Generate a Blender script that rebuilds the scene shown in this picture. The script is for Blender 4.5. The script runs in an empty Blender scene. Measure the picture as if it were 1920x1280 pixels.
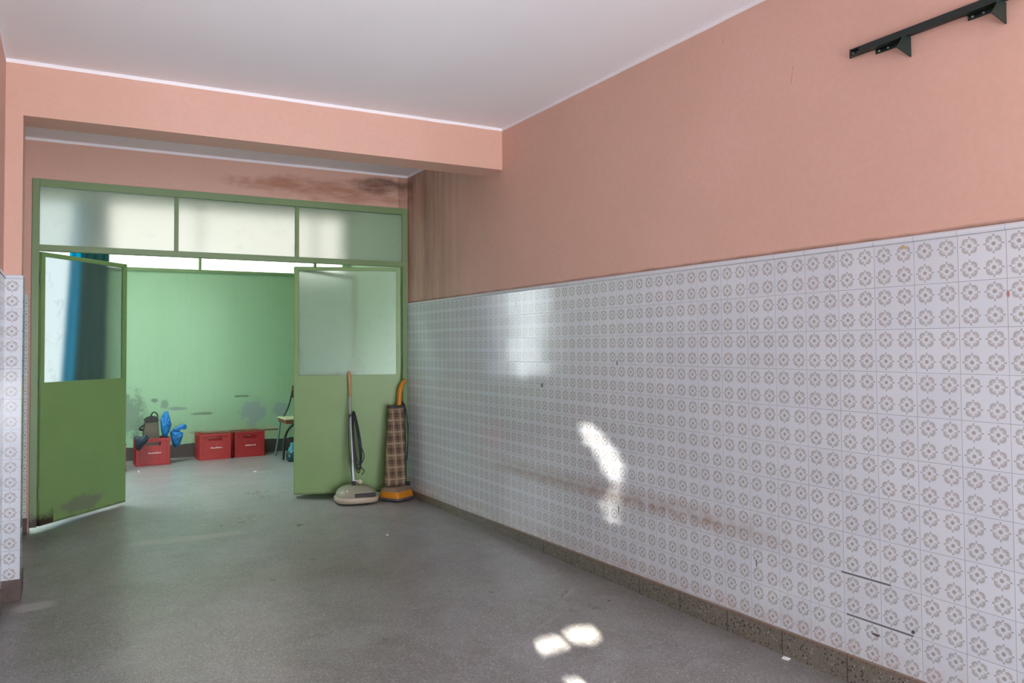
import bpy, bmesh, math, random
from mathutils import Vector, Matrix

random.seed(7)
SC = bpy.context.scene
COL = SC.collection

# ------------------------------------------------------------------ camera
CAM_H = 1.2464
yaw, pitch, roll = .4858, .0292, -.0057
fwd = Vector((math.sin(yaw)*math.cos(pitch), math.cos(yaw)*math.cos(pitch), math.sin(pitch)))
rgt = Vector((math.cos(yaw), -math.sin(yaw), 0))
upv = rgt.cross(fwd)
r2 = math.cos(roll)*rgt + math.sin(roll)*upv
u2 = -math.sin(roll)*rgt + math.cos(roll)*upv
cd = bpy.data.cameras.new('camera'); cam = bpy.data.objects.new('camera', cd); COL.objects.link(cam)
cam.matrix_world = Matrix(((r2.x, u2.x, -fwd.x, 0), (r2.y, u2.y, -fwd.y, 0), (r2.z, u2.z, -fwd.z, CAM_H), (0, 0, 0, 1)))
cd.sensor_width = 36; cd.lens = 1476.5/1920*36
cd.shift_x = 59.4/1920; cd.shift_y = -33.7/1920
cd.clip_start = .05
SC.camera = cam

# ------------------------------------------------------------------ world, sun, exposure
wd = bpy.data.worlds.new('sky'); SC.world = wd; wd.use_nodes = True
wn = wd.node_tree.nodes; wl = wd.node_tree.links
sky = wn.new('ShaderNodeTexSky'); sky.sky_type = 'HOSEK_WILKIE'; sky.turbidity = 4
sky.sun_direction = (.2, -.9, .35)
wl.new(sky.outputs[0], wn['Background'].inputs[0]); wn['Background'].inputs[1].default_value = .6

SUN_D = Vector((.30, 1.0, -.20)).normalized()      # direction the sunlight travels
sd = bpy.data.lights.new('sun', 'SUN'); sd.energy = 150; sd.angle = .005; sd.color = (1, .96, .86)
so = bpy.data.objects.new('sun', sd); COL.objects.link(so)
so.rotation_euler = SUN_D.to_track_quat('-Z', 'Y').to_euler(); so.location = (0, -6, 4)

REAR_STRENGTH = 25.0       # daylight through the frosted shopfront behind the camera
CLERE_STRENGTH = 2.4      # high window of the back room
SIDE_STRENGTH = 12.0       # daylight opening at the left of the back room
SC.view_settings.view_transform = 'Standard'; SC.view_settings.look = 'None'
SC.view_settings.exposure = 0.0; SC.view_settings.gamma = 1.0
SC.view_settings.use_curve_mapping = False
SC.render.engine = 'CYCLES'
cy = SC.cycles
cy.use_denoising = True
cy.max_bounces = 10; cy.diffuse_bounces = 5; cy.glossy_bounces = 4; cy.transmission_bounces = 8
cy.sample_clamp_indirect = 6; cy.caustics_reflective = False

LOW_FILL_STRENGTH = .6     # unseen fill pane added low in the left wall
ROOF_FILL_STRENGTH = 25.0        # unseen pane added above the back room as fill
FILL_TUBE_STRENGTH = 9.0       # unseen tube added to light the right wall from above
# unseen spot added at floor level to brighten the ceiling (its body is built further down)
WL = Vector((.55, .25, .24)); WT = Vector((.95, 3.6, 2.7))
ld = bpy.data.lights.new('fill_lamp_light', 'SPOT'); ld.energy = 230; ld.spot_size = math.radians(80); ld.spot_blend = 1.0
ld.shadow_soft_size = .06; ld.color = (.90, .96, 1.0)
lo = bpy.data.objects.new('fill_lamp_light', ld); COL.objects.link(lo)
lo.location = WL; lo.rotation_euler = (WT-WL).to_track_quat('-Z', 'Y').to_euler()
# ------------------------------------------------------------------ node helpers
class N:
    """wrapper round a node socket with arithmetic"""
    def __init__(s, t, sock): s.t = t; s.s = sock
    def m(s, op, *o, clamp=False):
        n = s.t.nodes.new('ShaderNodeMath'); n.operation = op; n.use_clamp = clamp
        for i, v in enumerate((s,)+o):
            if isinstance(v, N): s.t.links.new(v.s, n.inputs[i])
            else: n.inputs[i].default_value = v
        return N(s.t, n.outputs[0])
    def __add__(s, o): return s.m('ADD', o)
    def __radd__(s, o): return s.m('ADD', o)
    def __sub__(s, o): return s.m('SUBTRACT', o)
    def __rsub__(s, o): return N.c(s.t, o).m('SUBTRACT', s)
    def __mul__(s, o): return s.m('MULTIPLY', o)
    def __rmul__(s, o): return s.m('MULTIPLY', o)
    def __truediv__(s, o): return s.m('DIVIDE', o)
    def abs(s): return s.m('ABSOLUTE')
    def sqrt(s): return s.m('SQRT')
    def min(s, o): return s.m('MINIMUM', o)
    def max(s, o): return s.m('MAXIMUM', o)
    def floor(s): return s.m('FLOOR')
    def frac(s): return s.m('FRACT')
    def lt(s, o): return s.m('LESS_THAN', o)
    def gt(s, o): return s.m('GREATER_THAN', o)
    def sat(s): return s.m('ADD', 0.0, clamp=True)
    @staticmethod
    def c(t, v):
        n = t.nodes.new('ShaderNodeValue'); n.outputs[0].default_value = v; return N(t, n.outputs[0])
    def ramp(s, a, b):          # linear 0..1 between a and b
        n = s.t.nodes.new('ShaderNodeMapRange'); n.clamp = True
        s.t.links.new(s.s, n.inputs[0]); n.inputs[1].default_value = a; n.inputs[2].default_value = b
        return N(s.t, n.outputs[0])
    def smooth(s, a, b):
        n = s.t.nodes.new('ShaderNodeMapRange'); n.interpolation_type = 'SMOOTHSTEP'
        s.t.links.new(s.s, n.inputs[0]); n.inputs[1].default_value = a; n.inputs[2].default_value = b
        return N(s.t, n.outputs[0])

def hyp(a, b): return (a*a + b*b).sqrt()

def new_mat(name):
    m = bpy.data.materials.new(name); m.use_nodes = True
    return m, m.node_tree, m.node_tree.nodes['Principled BSDF']

def pos(t):
    g = t.nodes.new('ShaderNodeNewGeometry'); x = t.nodes.new('ShaderNodeSeparateXYZ')
    t.links.new(g.outputs['Position'], x.inputs[0])
    return N(t, x.outputs[0]), N(t, x.outputs[1]), N(t, x.outputs[2]), g

def obco(t):
    g = t.nodes.new('ShaderNodeTexCoord'); x = t.nodes.new('ShaderNodeSeparateXYZ')
    t.links.new(g.outputs['Object'], x.inputs[0])
    return N(t, x.outputs[0]), N(t, x.outputs[1]), N(t, x.outputs[2])

def vec(t, x, y, z):
    n = t.nodes.new('ShaderNodeCombineXYZ')
    for i, v in enumerate((x, y, z)):
        if isinstance(v, N): t.links.new(v.s, n.inputs[i])
        else: n.inputs[i].default_value = v
    return n.outputs[0]

def noise(t, scale, detail=3, rough=.55, v=None, dist=0.0):
    n = t.nodes.new('ShaderNodeTexNoise'); n.inputs['Scale'].default_value = scale
    n.inputs['Detail'].default_value = detail; n.inputs['Roughness'].default_value = rough
    n.inputs['Distortion'].default_value = dist
    if v is None:
        g = t.nodes.new('ShaderNodeNewGeometry'); v = g.outputs['Position']
    t.links.new(v, n.inputs['Vector'])
    return N(t, n.outputs[0])

def voro(t, scale, v=None, feat='F1', rand=1.0):
    n = t.nodes.new('ShaderNodeTexVoronoi'); n.inputs['Scale'].default_value = scale; n.feature = feat
    n.inputs['Randomness'].default_value = rand
    if v is None:
        g = t.nodes.new('ShaderNodeNewGeometry'); v = g.outputs['Position']
    t.links.new(v, n.inputs['Vector'])
    return n

def mixc(t, fac, a, b):
    n = t.nodes.new('ShaderNodeMix'); n.data_type = 'RGBA'
    if isinstance(fac, N): t.links.new(fac.s, n.inputs[0])
    else: n.inputs[0].default_value = fac
    for i, v in ((6, a), (7, b)):
        if isinstance(v, (tuple, list)): n.inputs[i].default_value = (*v[:3], 1)
        else: t.links.new(v, n.inputs[i])
    return n.outputs[2]

def srgb(r, g, b):
    f = lambda c: (c/255/12.92) if c <= 10 else ((c/255+.055)/1.055)**2.4
    return (f(r), f(g), f(b))

def setc(t, bs, sock, inp='Base Color'):
    if isinstance(sock, N): sock = sock.s
    t.links.new(sock, bs.inputs[inp])

def bump(t, bs, h, strength=.3, dist=.01):
    b = t.nodes.new('ShaderNodeBump'); b.inputs['Strength'].default_value = strength; b.inputs['Distance'].default_value = dist
    t.links.new(h.s, b.inputs['Height']); t.links.new(b.outputs[0], bs.inputs['Normal'])

def blob(t, a, b, ca, cb, ra, rb, warp=None, wamt=.5):
    """soft elliptical mask round (ca, cb) in coordinates a, b"""
    d = hyp((a-ca)/ra, (b-cb)/rb)
    if warp is not None: d = d + (warp-.5)*wamt
    return 1.0 - d.smooth(.55, 1.05)

def simple(name, col, rough=.5, metal=0, var=.0, vscale=20, bumpy=0):
    m, t, b = new_mat(name)
    b.inputs['Roughness'].default_value = rough; b.inputs['Metallic'].default_value = metal
    n = noise(t, vscale, 4)
    lo = tuple(c*(1-var) for c in col); hi = tuple(min(1, c*(1+var)) for c in col)
    setc(t, b, mixc(t, n.ramp(.3, .7), lo, hi))
    if bumpy: bump(t, b, n, bumpy, .004)
    return m

# ------------------------------------------------------------------ materials of the setting
Z0 = 1.5983          # top grout line of the tiles
TS = .15

def mat_pink():
    m, t, b = new_mat('pink_plaster'); x, y, z, g = pos(t)
    b.inputs['Roughness'].default_value = .62
    n1 = noise(t, 1.2, 4); n2 = noise(t, 45, 3); n3 = noise(t, 5, 5, .65)
    c = mixc(t, n1.ramp(.3, .7), srgb(209, 168, 150), srgb(217, 175, 159))
    c = mixc(t, n2.ramp(.35, .65)*.25, c, srgb(202, 156, 140))
    # dirty margin over the tile cap
    right = x.gt(2.5)*y.lt(6.2)
    edge = (1.0-(z-1.618-(n3-.5)*.02).abs().ramp(.002, .016))*right
    c = mixc(t, edge*.75, c, srgb(92, 62, 48))
    # damp and grime of the niche
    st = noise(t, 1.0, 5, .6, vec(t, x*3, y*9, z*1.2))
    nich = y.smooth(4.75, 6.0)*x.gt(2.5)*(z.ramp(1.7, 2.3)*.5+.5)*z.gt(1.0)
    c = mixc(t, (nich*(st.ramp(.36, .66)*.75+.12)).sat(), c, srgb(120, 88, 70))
    st2 = noise(t, 1.0, 5, .65, vec(t, x*3, y, z*14))
    part = y.gt(6.1)*y.lt(6.4)
    k1 = blob(t, x, z, 2.36, 2.60, .32, .085, n3, 1.0)*part
    k2 = blob(t, x, z, 1.95, 2.53, .95, .11, n3, .9)*part
    c = mixc(t, k2*st2.ramp(.3, .6)*.65, c, srgb(150, 88, 50))
    c = mixc(t, (k1*st2.ramp(.2, .55)*.75).sat(), c, srgb(84, 54, 38))
    # thin scratches of the right wall
    for (cy_, cz_, dy, dz) in ((2.565, 2.606, .0, .035), (2.192, 2.334, -.012, .07)):
        sdx = ((y-cy_) - (z-cz_)*(dy/dz)).abs()
        c = mixc(t, (sdx.lt(.0012)*(z-cz_).abs().lt(dz/2))*.5, c, srgb(110, 80, 70))
    # the white border painted under the ceiling
    wl_ = noise(t, 8, 3)
    c = mixc(t, (z-(wl_-.5)*.006).gt(2.689), c, srgb(240, 236, 240))
    setc(t, b, c); bump(t, b, n2*.4+n3, .12, .01)
    return m

def mat_ceiling():
    m, t, b = new_mat('ceiling_paint'); n1 = noise(t, .7, 4); n2 = noise(t, 30, 3)
    b.inputs['Roughness'].default_value = .8
    setc(t, b, mixc(t, n1.ramp(.3, .7), srgb(234, 232, 236), srgb(240, 237, 240))); bump(t, b, n2, .06, .01)
    return m

def seg(p, q, ax, ay, bx, by, w):
    """1 inside a stroke from a to b"""
    dx, dy = bx-ax, by-ay; L = dx*dx+dy*dy
    px = p-ax; py = q-ay
    h = ((px*dx+py*dy)*(1/L)).sat()
    return hyp(px-h*dx, py-h*dy).lt(w)

def ring(p, q, cx_, cy_, r, w): return (hyp(p-cx_, q-cy_)-r).abs().lt(w)

def mat_tile(name, axis, u0, grout=True):
    m, t, b = new_mat(name); x, y, z, g = pos(t)
    u = (y if axis == 'y' else x) - u0
    v = z - Z0
    nz = noise(t, 300, 2); wob = (nz-.5)*.02
    cu = (u/.075).frac()-.5; cv = (v/.075).frac()-.5
    # the printed medallion, folded eight ways
    a = cu.abs(); c_ = cv.abs()
    p = a.max(c_)+wob; q = a.min(c_)
    w = .0135
    p = p*1.15; q = q*1.15
    lay = None
    for s in (seg(p, q, .432, 0, .466, .036, w), seg(p, q, .432, 0, .398, .036, w),
              seg(p, q, .388, 0, .320, .062, w*.7), seg(p, q, .320, .062, .350, .105, w),
              ring(p, q, .305, .145, .048, w*.9), seg(p, q, .305, .190, .290, .262, w),
              seg(p, q, .290, .262, .240, .240, w), seg(p, q, .255, .055, .205, .090, w*.8),
              ring(p, q, 0, 0, .042, w*.9)):
        lay = s if lay is None else lay.max(s)
    r = hyp(cu, cv)*1.08; th = cv.m('ARCTAN2', cu)
    pet = ((th*8).m('COSINE')).gt(.1)*r.gt(.062)*r.lt(.112)
    lay = lay.max(pet)
    tone = (hyp(p-.262, q-.214).lt(.122)*.34).max(r.lt(.078)*.8)
    lay = lay.max(tone)
    onfield = z.lt(Z0-.001)*z.gt(.0)
    wn_ = t.nodes.new('ShaderNodeTexWhiteNoise'); wn_.noise_dimensions = '3D'
    t.links.new(vec(t, (u/TS).floor(), (v/TS).floor(), 3.0), wn_.inputs['Vector'])
    wv = N(t, wn_.outputs['Value'])
    n1 = noise(t, 2.0, 4)
    base = mixc(t, wv, srgb(212, 217, 225), srgb(217, 222, 229))
    wn2 = t.nodes.new('ShaderNodeTexWhiteNoise'); wn2.noise_dimensions = '3D'
    t.links.new(vec(t, (u/.075).floor(), (v/.075).floor(), 9.0), wn2.inputs['Vector'])
    ink = mixc(t, N(t, wn2.outputs['Value']), srgb(148, 138, 134), srgb(156, 146, 140))
    c = mixc(t, lay*onfield*.93, base, ink)
    c = mixc(t, r.lt(.05)*onfield*.35, c, srgb(186, 160, 132))
    # grout
    gu = (u/TS).frac(); gv = (v/TS).frac()
    gw = .0065
    gl = gu.lt(gw).max(gu.gt(1-gw)) if grout else N.c(t, 0.0)
    hz = (gv.lt(gw).max(gv.gt(1-gw)))*z.lt(Z0+.002)
    gl = gl.max(hz)
    n4 = noise(t, 3.0, 4, .6)
    c = mixc(t, gl*(n4.ramp(.3, .7)*.35+.45), c, srgb(112, 104, 110))
    if axis == 'y':
        # dirt rubbed into one course, rust by the skirting, open joints and chips
        n5 = noise(t, 6, 5, .7); n6 = noise(t, 22, 4, .7)
        band = (1.0-(z-.455-(n5-.5)*.05).abs().ramp(.0, .075))*y.smooth(2.0, 2.8)*(1.0-y.smooth(4.2, 5.0))
        c = mixc(t, (band*(n6.ramp(.3, .65)*.65+.1)).sat(), c, srgb(150, 122, 98))
        low = (1.0-z.ramp(.10, .20))*n6.ramp(.35, .7)
        c = mixc(t, low*.45, c, srgb(186, 150, 134))
        crack = ((z-(Z0-8*TS)).abs().lt(.0035)*y.gt(1.80)*y.lt(2.0)).max((z-(Z0-9*TS)+.001).abs().lt(.0035)*y.gt(1.72)*y.lt(1.98))
        c = mixc(t, crack*.75, c, srgb(48, 38, 34))
        for (cy_, cz_, ra, rb, col) in ((3.339, 1.156, .008, .018, (120, 108, 104)), (4.081, 1.008, .018, .016, (110, 104, 100)),
                                        (1.721, .261, .008, .008, (70, 44, 46)), (1.861, .207, .02, .006, (74, 62, 54)), (1.73, 1.583, .012, .008, (196, 166, 110)),
                                        (1.387, 1.40, .006, .014, (170, 110, 104)), (3.339, .388, .006, .03, (60, 66, 44)),
                                        (2.41, .33, .005, .02, (120, 110, 110)), (1.46, .18, .006, .006, (60, 60, 66))):
            c = mixc(t, blob(t, y, z, cy_, cz_, ra, rb, n6, .6)*.9, c, srgb(*col))
    setc(t, b, c)
    b.inputs['Roughness'].default_value = .16
    rr = (gl*.5+.11+(n1-.5)*.06).sat(); setc(t, b, rr, 'Roughness')
    # each tile set a hair out of true
    off = t.nodes.new('ShaderNodeVectorMath'); off.operation = 'SUBTRACT'; off.inputs[1].default_value = (.5, .5, .5)
    t.links.new(wn_.outputs['Color'], off.inputs[0])
    sc_ = t.nodes.new('ShaderNodeVectorMath'); sc_.operation = 'SCALE'; sc_.inputs['Scale'].default_value = .007
    t.links.new(off.outputs[0], sc_.inputs[0])
    ad = t.nodes.new('ShaderNodeVectorMath'); ad.operation = 'ADD'
    t.links.new(g.outputs['Normal'], ad.inputs[0]); t.links.new(sc_.outputs[0], ad.inputs[1])
    nm = t.nodes.new('ShaderNodeVectorMath'); nm.operation = 'NORMALIZE'; t.links.new(ad.outputs[0], nm.inputs[0])
    bp = t.nodes.new('ShaderNodeBump'); bp.inputs['Strength'].default_value = .12; bp.inputs['Distance'].default_value = .01
    t.links.new((n1*.2-gl*.3).s, bp.inputs['Height']); t.links.new(nm.outputs[0], bp.inputs['Normal'])
    t.links.new(bp.outputs[0], b.inputs['Normal'])
    return m

def mat_floor():
    m, t, b = new_mat('terrazzo_floor'); x, y, z, g = pos(t)
    n1 = noise(t, 1.1, 5, .6); n2 = noise(t, 5, 5, .65); n3 = noise(t, 26, 4, .7); n7 = noise(t, 90, 3, .7)
    n9 = noise(t, 2.6, 4, .6, dist=.5)
    c = mixc(t, n1.ramp(.35, .65), srgb(128, 124, 118), srgb(140, 140, 143))
    c = mixc(t, n9.ramp(.42, .66)*.65, c, srgb(106, 99, 92))
    n10 = noise(t, 4.5, 6, .75, dist=1.0)
    c = mixc(t, n2.ramp(.45, .7)*.45, c, srgb(98, 93, 90))
    c = mixc(t, n10.ramp(.52, .72)*.5, c, srgb(160, 160, 164))
    c = mixc(t, n7.ramp(.40, .62)*.34, c, srgb(166, 165, 168))
    gp = t.nodes.new('ShaderNodeNewGeometry'); wv = t.nodes.new('ShaderNodeTexNoise'); wv.inputs['Scale'].default_value = 60
    t.links.new(gp.outputs['Position'], wv.inputs['Vector'])
    ws = t.nodes.new('ShaderNodeVectorMath'); ws.operation = 'MULTIPLY_ADD'; ws.inputs[1].default_value = (.022, .022, .022)
    t.links.new(wv.outputs['Color'], ws.inputs[0]); t.links.new(gp.outputs['Position'], ws.inputs[2])
    for (sc_, th, fw, fd, aw, ad_) in ((190, .38, .77, .16, .75, .75), (110, .32, .88, .08, .6, .7), (55, .24, .95, .035, .45, .7)):
        v1 = voro(t, sc_, ws.outputs[0]); d1 = N(t, v1.outputs['Distance']); sp = t.nodes.new('ShaderNodeSeparateColor')
        t.links.new(v1.outputs['Color'], sp.inputs[0]); ran = N(t, sp.outputs[0])
        c = mixc(t, d1.lt(th)*ran.gt(fw)*aw, c, srgb(204, 203, 206))
        c = mixc(t, d1.lt(th)*ran.lt(fd)*ad_, c, srgb(74, 71, 70))
    # joints between the slabs
    gx = ((x-1.21)/.30).frac(); gy = ((y-.18)/.30).frac()
    w = .006
    j = (gx.lt(w).max(gx.gt(1-w))).max(gy.lt(w).max(gy.gt(1-w)))
    c = mixc(t, j*n2.ramp(.45, .72)*.55, c, srgb(84, 80, 76))
    # a long pale streak, a plaster smear and worn scuffs
    c = mixc(t, blob(t, x-(y-5.5)*.2, y, .72, 5.5, .42, .10, n2, 1.1)*.42, c, srgb(182, 176, 170))
    c = mixc(t, blob(t, x, y, -.12, 4.42, .12, .10, n2, 1.2)*.6, c, srgb(196, 192, 198))
    for (cx_, cy_, ang, L) in ((1.95, 3.05, .55, .16), (2.28, 3.35, .6, .14), (1.7, 4.2, .9, .2)):
        ca, sa = math.cos(ang), math.sin(ang)
        a_ = (x-cx_)*ca+(y-cy_)*sa; b_ = (y-cy_)*ca-(x-cx_)*sa
        c = mixc(t, blob(t, a_, b_, 0, 0, L, .012, n2, .8)*.35, c, srgb(170, 162, 152))
    for (cx_, cy_, r_) in ((1.93, 3.55, .022), (1.3, 4.6, .03), (1.22, 3.2, .02), (1.0, 4.3, .025)):
        c = mixc(t, blob(t, x, y, cx_, cy_, r_, r_, n3, 1.2)*.5, c, srgb(72, 70, 68))
    # floor darker towards the right wall
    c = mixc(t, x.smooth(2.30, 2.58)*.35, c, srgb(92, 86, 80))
    setc(t, b, c)
    rg = n1.ramp(.3, .7)*.05+.27; setc(t, b, rg, 'Roughness')
    return m

def mat_skirt():
    m, t, b = new_mat('terrazzo_skirting'); x, y, z, g = pos(t)
    n1 = noise(t, 4, 5, .6); n3 = noise(t, 60, 4, .7)
    c = mixc(t, n1.ramp(.3, .7), srgb(112, 108, 94), srgb(124, 116, 106))
    c = mixc(t, n3.ramp(.4, .7)*.4, c, srgb(142, 132, 122))
    for (sc_, th, fw, fd) in ((170, .42, .86, .22), (90, .36, .93, .14), (50, .28, .99, .10)):
        v1 = voro(t, sc_); d1 = N(t, v1.outputs['Distance']); sp = t.nodes.new('ShaderNodeSeparateColor')
        t.links.new(v1.outputs['Color'], sp.inputs[0]); ran = N(t, sp.outputs[0])
        c = mixc(t, (d1+(n3-.5)*.3).lt(th)*ran.lt(fd)*.9, c, srgb(40, 38, 40))
        c = mixc(t, d1.lt(th)*ran.gt(fw)*.6, c, srgb(172, 168, 160))
    gy = ((y-1.975)/.298).frac(); w = .009
    c = mixc(t, gy.lt(w).max(gy.gt(1-w))*.85, c, srgb(54, 44, 38))
    top = z-(.130-y*.013)
    c = mixc(t, (top.smooth(-.016, -.010))*.6, c, srgb(124, 100, 88))
    setc(t, b, c); b.inputs['Roughness'].default_value = .42
    bump(t, b, n3, .2, .004)
    return m

def mat_backroom():
    m, t, b = new_mat('green_plaster'); x, y, z, g = pos(t)
    b.inputs['Roughness'].default_value = .6
    n1 = noise(t, .9, 4); n2 = noise(t, 6, 5, .7, dist=.6); n3 = noise(t, 40, 3); n8 = noise(t, 9, 6, .7, dist=.25)
    c = mixc(t, n1.ramp(.3, .7), srgb(150, 184, 148), srgb(158, 192, 156))
    st = noise(t, 1.0, 4, .6, vec(t, x*14, y*14, z*.8))
    c = mixc(t, st.ramp(.5, .7)*.10, c, srgb(104, 170, 100))
    for (cx_, cz_, ra, rb, col, a) in ((2.00, .50, .17, .15, (146, 164, 158), 1), (2.30, .50, .15, .09, (146, 164, 158), 1), (1.98, .36, .08, .10, (146, 164, 158), .9),
                                    (.62, .52, .22, .30, (112, 130, 112), .8), (.9, .66, .05, .03, (120, 134, 120), 1), (1.01, .62, .05, .06, (128, 150, 130), 1),
                                    (1.15, .56, .12, .03, (128, 146, 134), .9), (1.42, .49, .16, .02, (116, 134, 112), .9), (1.87, .675, .12, .015, (104, 124, 104), .9),
                                    (1.35, .28, .10, .015, (96, 112, 92), .9), (1.9, .25, .9, .09, (170, 186, 148), .6)):
        c = mixc(t, blob(t, x, z, cx_, cz_, ra, rb, n8, 2.2)*a, c, srgb(*col))
    c = mixc(t, z.gt(2.87), c, srgb(188, 184, 172))
    sk = (z-(n2-.5)*.06).lt(.15)
    c = mixc(t, sk, c, srgb(74, 66, 60))
    setc(t, b, c); bump(t, b, n2+n3*.3, .25, .01)
    return m

def mat_green_metal(name, c1, c2, rust=True):
    m, t, b = new_mat(name); x, y, z, g = pos(t)
    b.inputs['Roughness'].default_value = .42
    n1 = noise(t, 2.2, 5, .6); n2 = noise(t, 14, 5, .7); n3 = noise(t, 200, 2)
    c = mixc(t, n1.ramp(.3, .7), c1, c2)
    c = mixc(t, n2.gt(.735)*.5, c, srgb(150, 160, 130))
    if rust:
        k = (1.0-(z+(n2-.5)*.22).smooth(.03, .15))*x.lt(-.06)
        c = mixc(t, (k*1.1).sat(), c, srgb(58, 38, 28))
        k2 = blob(t, x, z, .12, .11, .17, .07, n2, 1.2)
        c = mixc(t, k2*.75, c, srgb(124, 124, 112))
        k3 = (1.0-(z+(n2-.5)*.03).smooth(.03, .05))
        c = mixc(t, k3*.6, c, srgb(64, 52, 36))
    setc(t, b, c); bump(t, b, n3*.2+n1, .08, .01)
    return m

def mat_emit(name, col, strength, grad=None):
    m = bpy.data.materials.new(name); m.use_nodes = True; t = m.node_tree; t.nodes.clear()
    o = t.nodes.new('ShaderNodeOutputMaterial'); e = t.nodes.new('ShaderNodeEmission')
    e.inputs[0].default_value = (*col, 1); e.inputs[1].default_value = strength
    t.links.new(e.outputs[0], o.inputs[0]); return m

def mat_frosted(name, rough=.3, tint=(.9, .96, .94), fscale=140, fstr=.1, haze=.12):
    m = bpy.data.materials.new(name); m.use_nodes = True; t = m.node_tree; t.nodes.clear()
    o = t.nodes.new('ShaderNodeOutputMaterial')
    rf = t.nodes.new('ShaderNodeBsdfRefraction'); rf.inputs['IOR'].default_value = 1.2; rf.inputs['Roughness'].default_value = rough
    tl = t.nodes.new('ShaderNodeBsdfTranslucent'); tl.inputs[0].default_value = (.86, .88, .84, 1)
    df = t.nodes.new('ShaderNodeBsdfDiffuse'); df.inputs[0].default_value = (.60, .66, .61, 1)
    gl = t.nodes.new('ShaderNodeBsdfGlossy'); gl.inputs['Roughness'].default_value = .2
    n = noise(t, fscale, 2, .5); dirt = noise(t, 9, 6, .75, dist=.4)
    c = mixc(t, dirt.ramp(.56, .72)*.35, tint, tuple(q*.72 for q in tint)); t.links.new(c, rf.inputs[0])
    b = t.nodes.new('ShaderNodeBump'); b.inputs['Strength'].default_value = fstr; b.inputs['Distance'].default_value = .004
    t.links.new(n.s, b.inputs['Height'])
    for q in (rf, gl): t.links.new(b.outputs[0], q.inputs['Normal'])
    m1 = t.nodes.new('ShaderNodeMixShader'); m1.inputs[0].default_value = haze
    t.links.new(rf.outputs[0], m1.inputs[1]); t.links.new(tl.outputs[0], m1.inputs[2])
    m2 = t.nodes.new('ShaderNodeMixShader'); m2.inputs[0].default_value = .07
    t.links.new(m1.outputs[0], m2.inputs[1]); t.links.new(df.outputs[0], m2.inputs[2])
    m3 = t.nodes.new('ShaderNodeMixShader'); m3.inputs[0].default_value = .04
    t.links.new(m2.outputs[0], m3.inputs[1]); t.links.new(gl.outputs[0], m3.inputs[2])
    t.links.new(m3.outputs[0], o.inputs[0])
    return m

PINK = mat_pink(); CEIL = mat_ceiling(); FLOOR = mat_floor(); SKIRT = mat_skirt(); GREENWALL = mat_backroom()
TILE_Y = mat_tile('patterned_tile', 'y', 1.3888)
TILE_X = mat_tile('patterned_tile_strip', 'x', -.2705, grout=False)
FRAME_M = mat_green_metal('green_frame_paint', srgb(116, 142, 98), srgb(124, 150, 104))
LEAF_M = mat_green_metal('green_leaf_paint', srgb(128, 160, 100), srgb(136, 168, 106))
FROST = mat_frosted('frosted_glass', .34, (.93, .97, .95), 150, .16, .12)
FROST_L = mat_frosted('smooth_frosted_glass', .13, (.76, .78, .775), 150, .0, .0)
FROST_T = mat_frosted('frosted_transom_glass', .3, (.74, .75, .73), 110, .13, .19)
SKYPANE = mat_emit('daylit_clerestory_glass', (1.0, .98, .91), CLERE_STRENGTH)
REARPANE = mat_emit('daylit_shopfront_glass', (.92, .955, 1.02), REAR_STRENGTH)
SIDEPANE = mat_emit('daylit_side_glass', (.72, .92, 1.0), SIDE_STRENGTH)
LEFTPANE = mat_emit('daylit_window_glass', (.84, .97, 1.0), 9.0)
DIMPANE = mat_emit('dim_window_glass', (.84, .96, 1.0), 1.8)
ROOF_FILL_PANE = mat_emit('roof_fill_glow', (.80, .95, 1.0), ROOF_FILL_STRENGTH)
LOW_FILL_PANE = mat_emit('low_fill_glow', (.97, .97, 1.0), LOW_FILL_STRENGTH)
OFFWHITE = simple('offwhite_plaster', srgb(200, 196, 184), .8, 0, .06, 3)

# ------------------------------------------------------------------ mesh helpers
def link(name, bm, mat, parent=None, smooth=None):
    me = bpy.data.meshes.new(name); bmesh.ops.recalc_face_normals(bm, faces=bm.faces[:]); bm.to_mesh(me); bm.free()
    if mat is not None:
        for q in (mat if isinstance(mat, (list, tuple)) else [mat]): me.materials.append(q)
    o = bpy.data.objects.new(name, me); COL.objects.link(o)
    if smooth is not None:
        for p in me.polygons: p.use_smooth = True
        if smooth > 0:
            a = bm_angle(me, smooth)
    if parent is not None: o.parent = parent
    return o

def bm_angle(me, deg):
    me.set_sharp_from_angle(angle=math.radians(deg))

def empty(name, loc, rz=0, rx=0, ry=0):
    o = bpy.data.objects.new(name, None); COL.objects.link(o); o.location = loc; o.rotation_euler = (rx, ry, rz)
    o.empty_display_size = .1
    return o

def tag(o, label=None, cat=None, group=None, kind=None):
    if label: o['label'] = label
    if cat: o['category'] = cat
    if group: o['group'] = group
    if kind: o['kind'] = kind
    return o

def box(bm, x0, x1, y0, y1, z0, z1, bev=0, mi=0, M=None):
    r = bmesh.ops.create_cube(bm, size=1)
    vs = r['verts']
    for v in vs:
        v.co = Vector(((x0+x1)/2+v.co.x*(x1-x0), (y0+y1)/2+v.co.y*(y1-y0), (z0+z1)/2+v.co.z*(z1-z0)))
    if bev:
        es = list({e for v in vs for e in v.link_edges})
        rb = bmesh.ops.bevel(bm, geom=es, offset=bev, segments=2, affect='EDGES', profile=.5)
        vs = list({v for f in rb['faces'] for v in f.verts} | {v for v in vs if v.is_valid})
    fs = {f for v in vs if v.is_valid for f in v.link_faces}
    for f in fs: f.material_index = mi
    if M is not None:
        for v in vs: v.co = M @ v.co
    return vs

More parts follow.
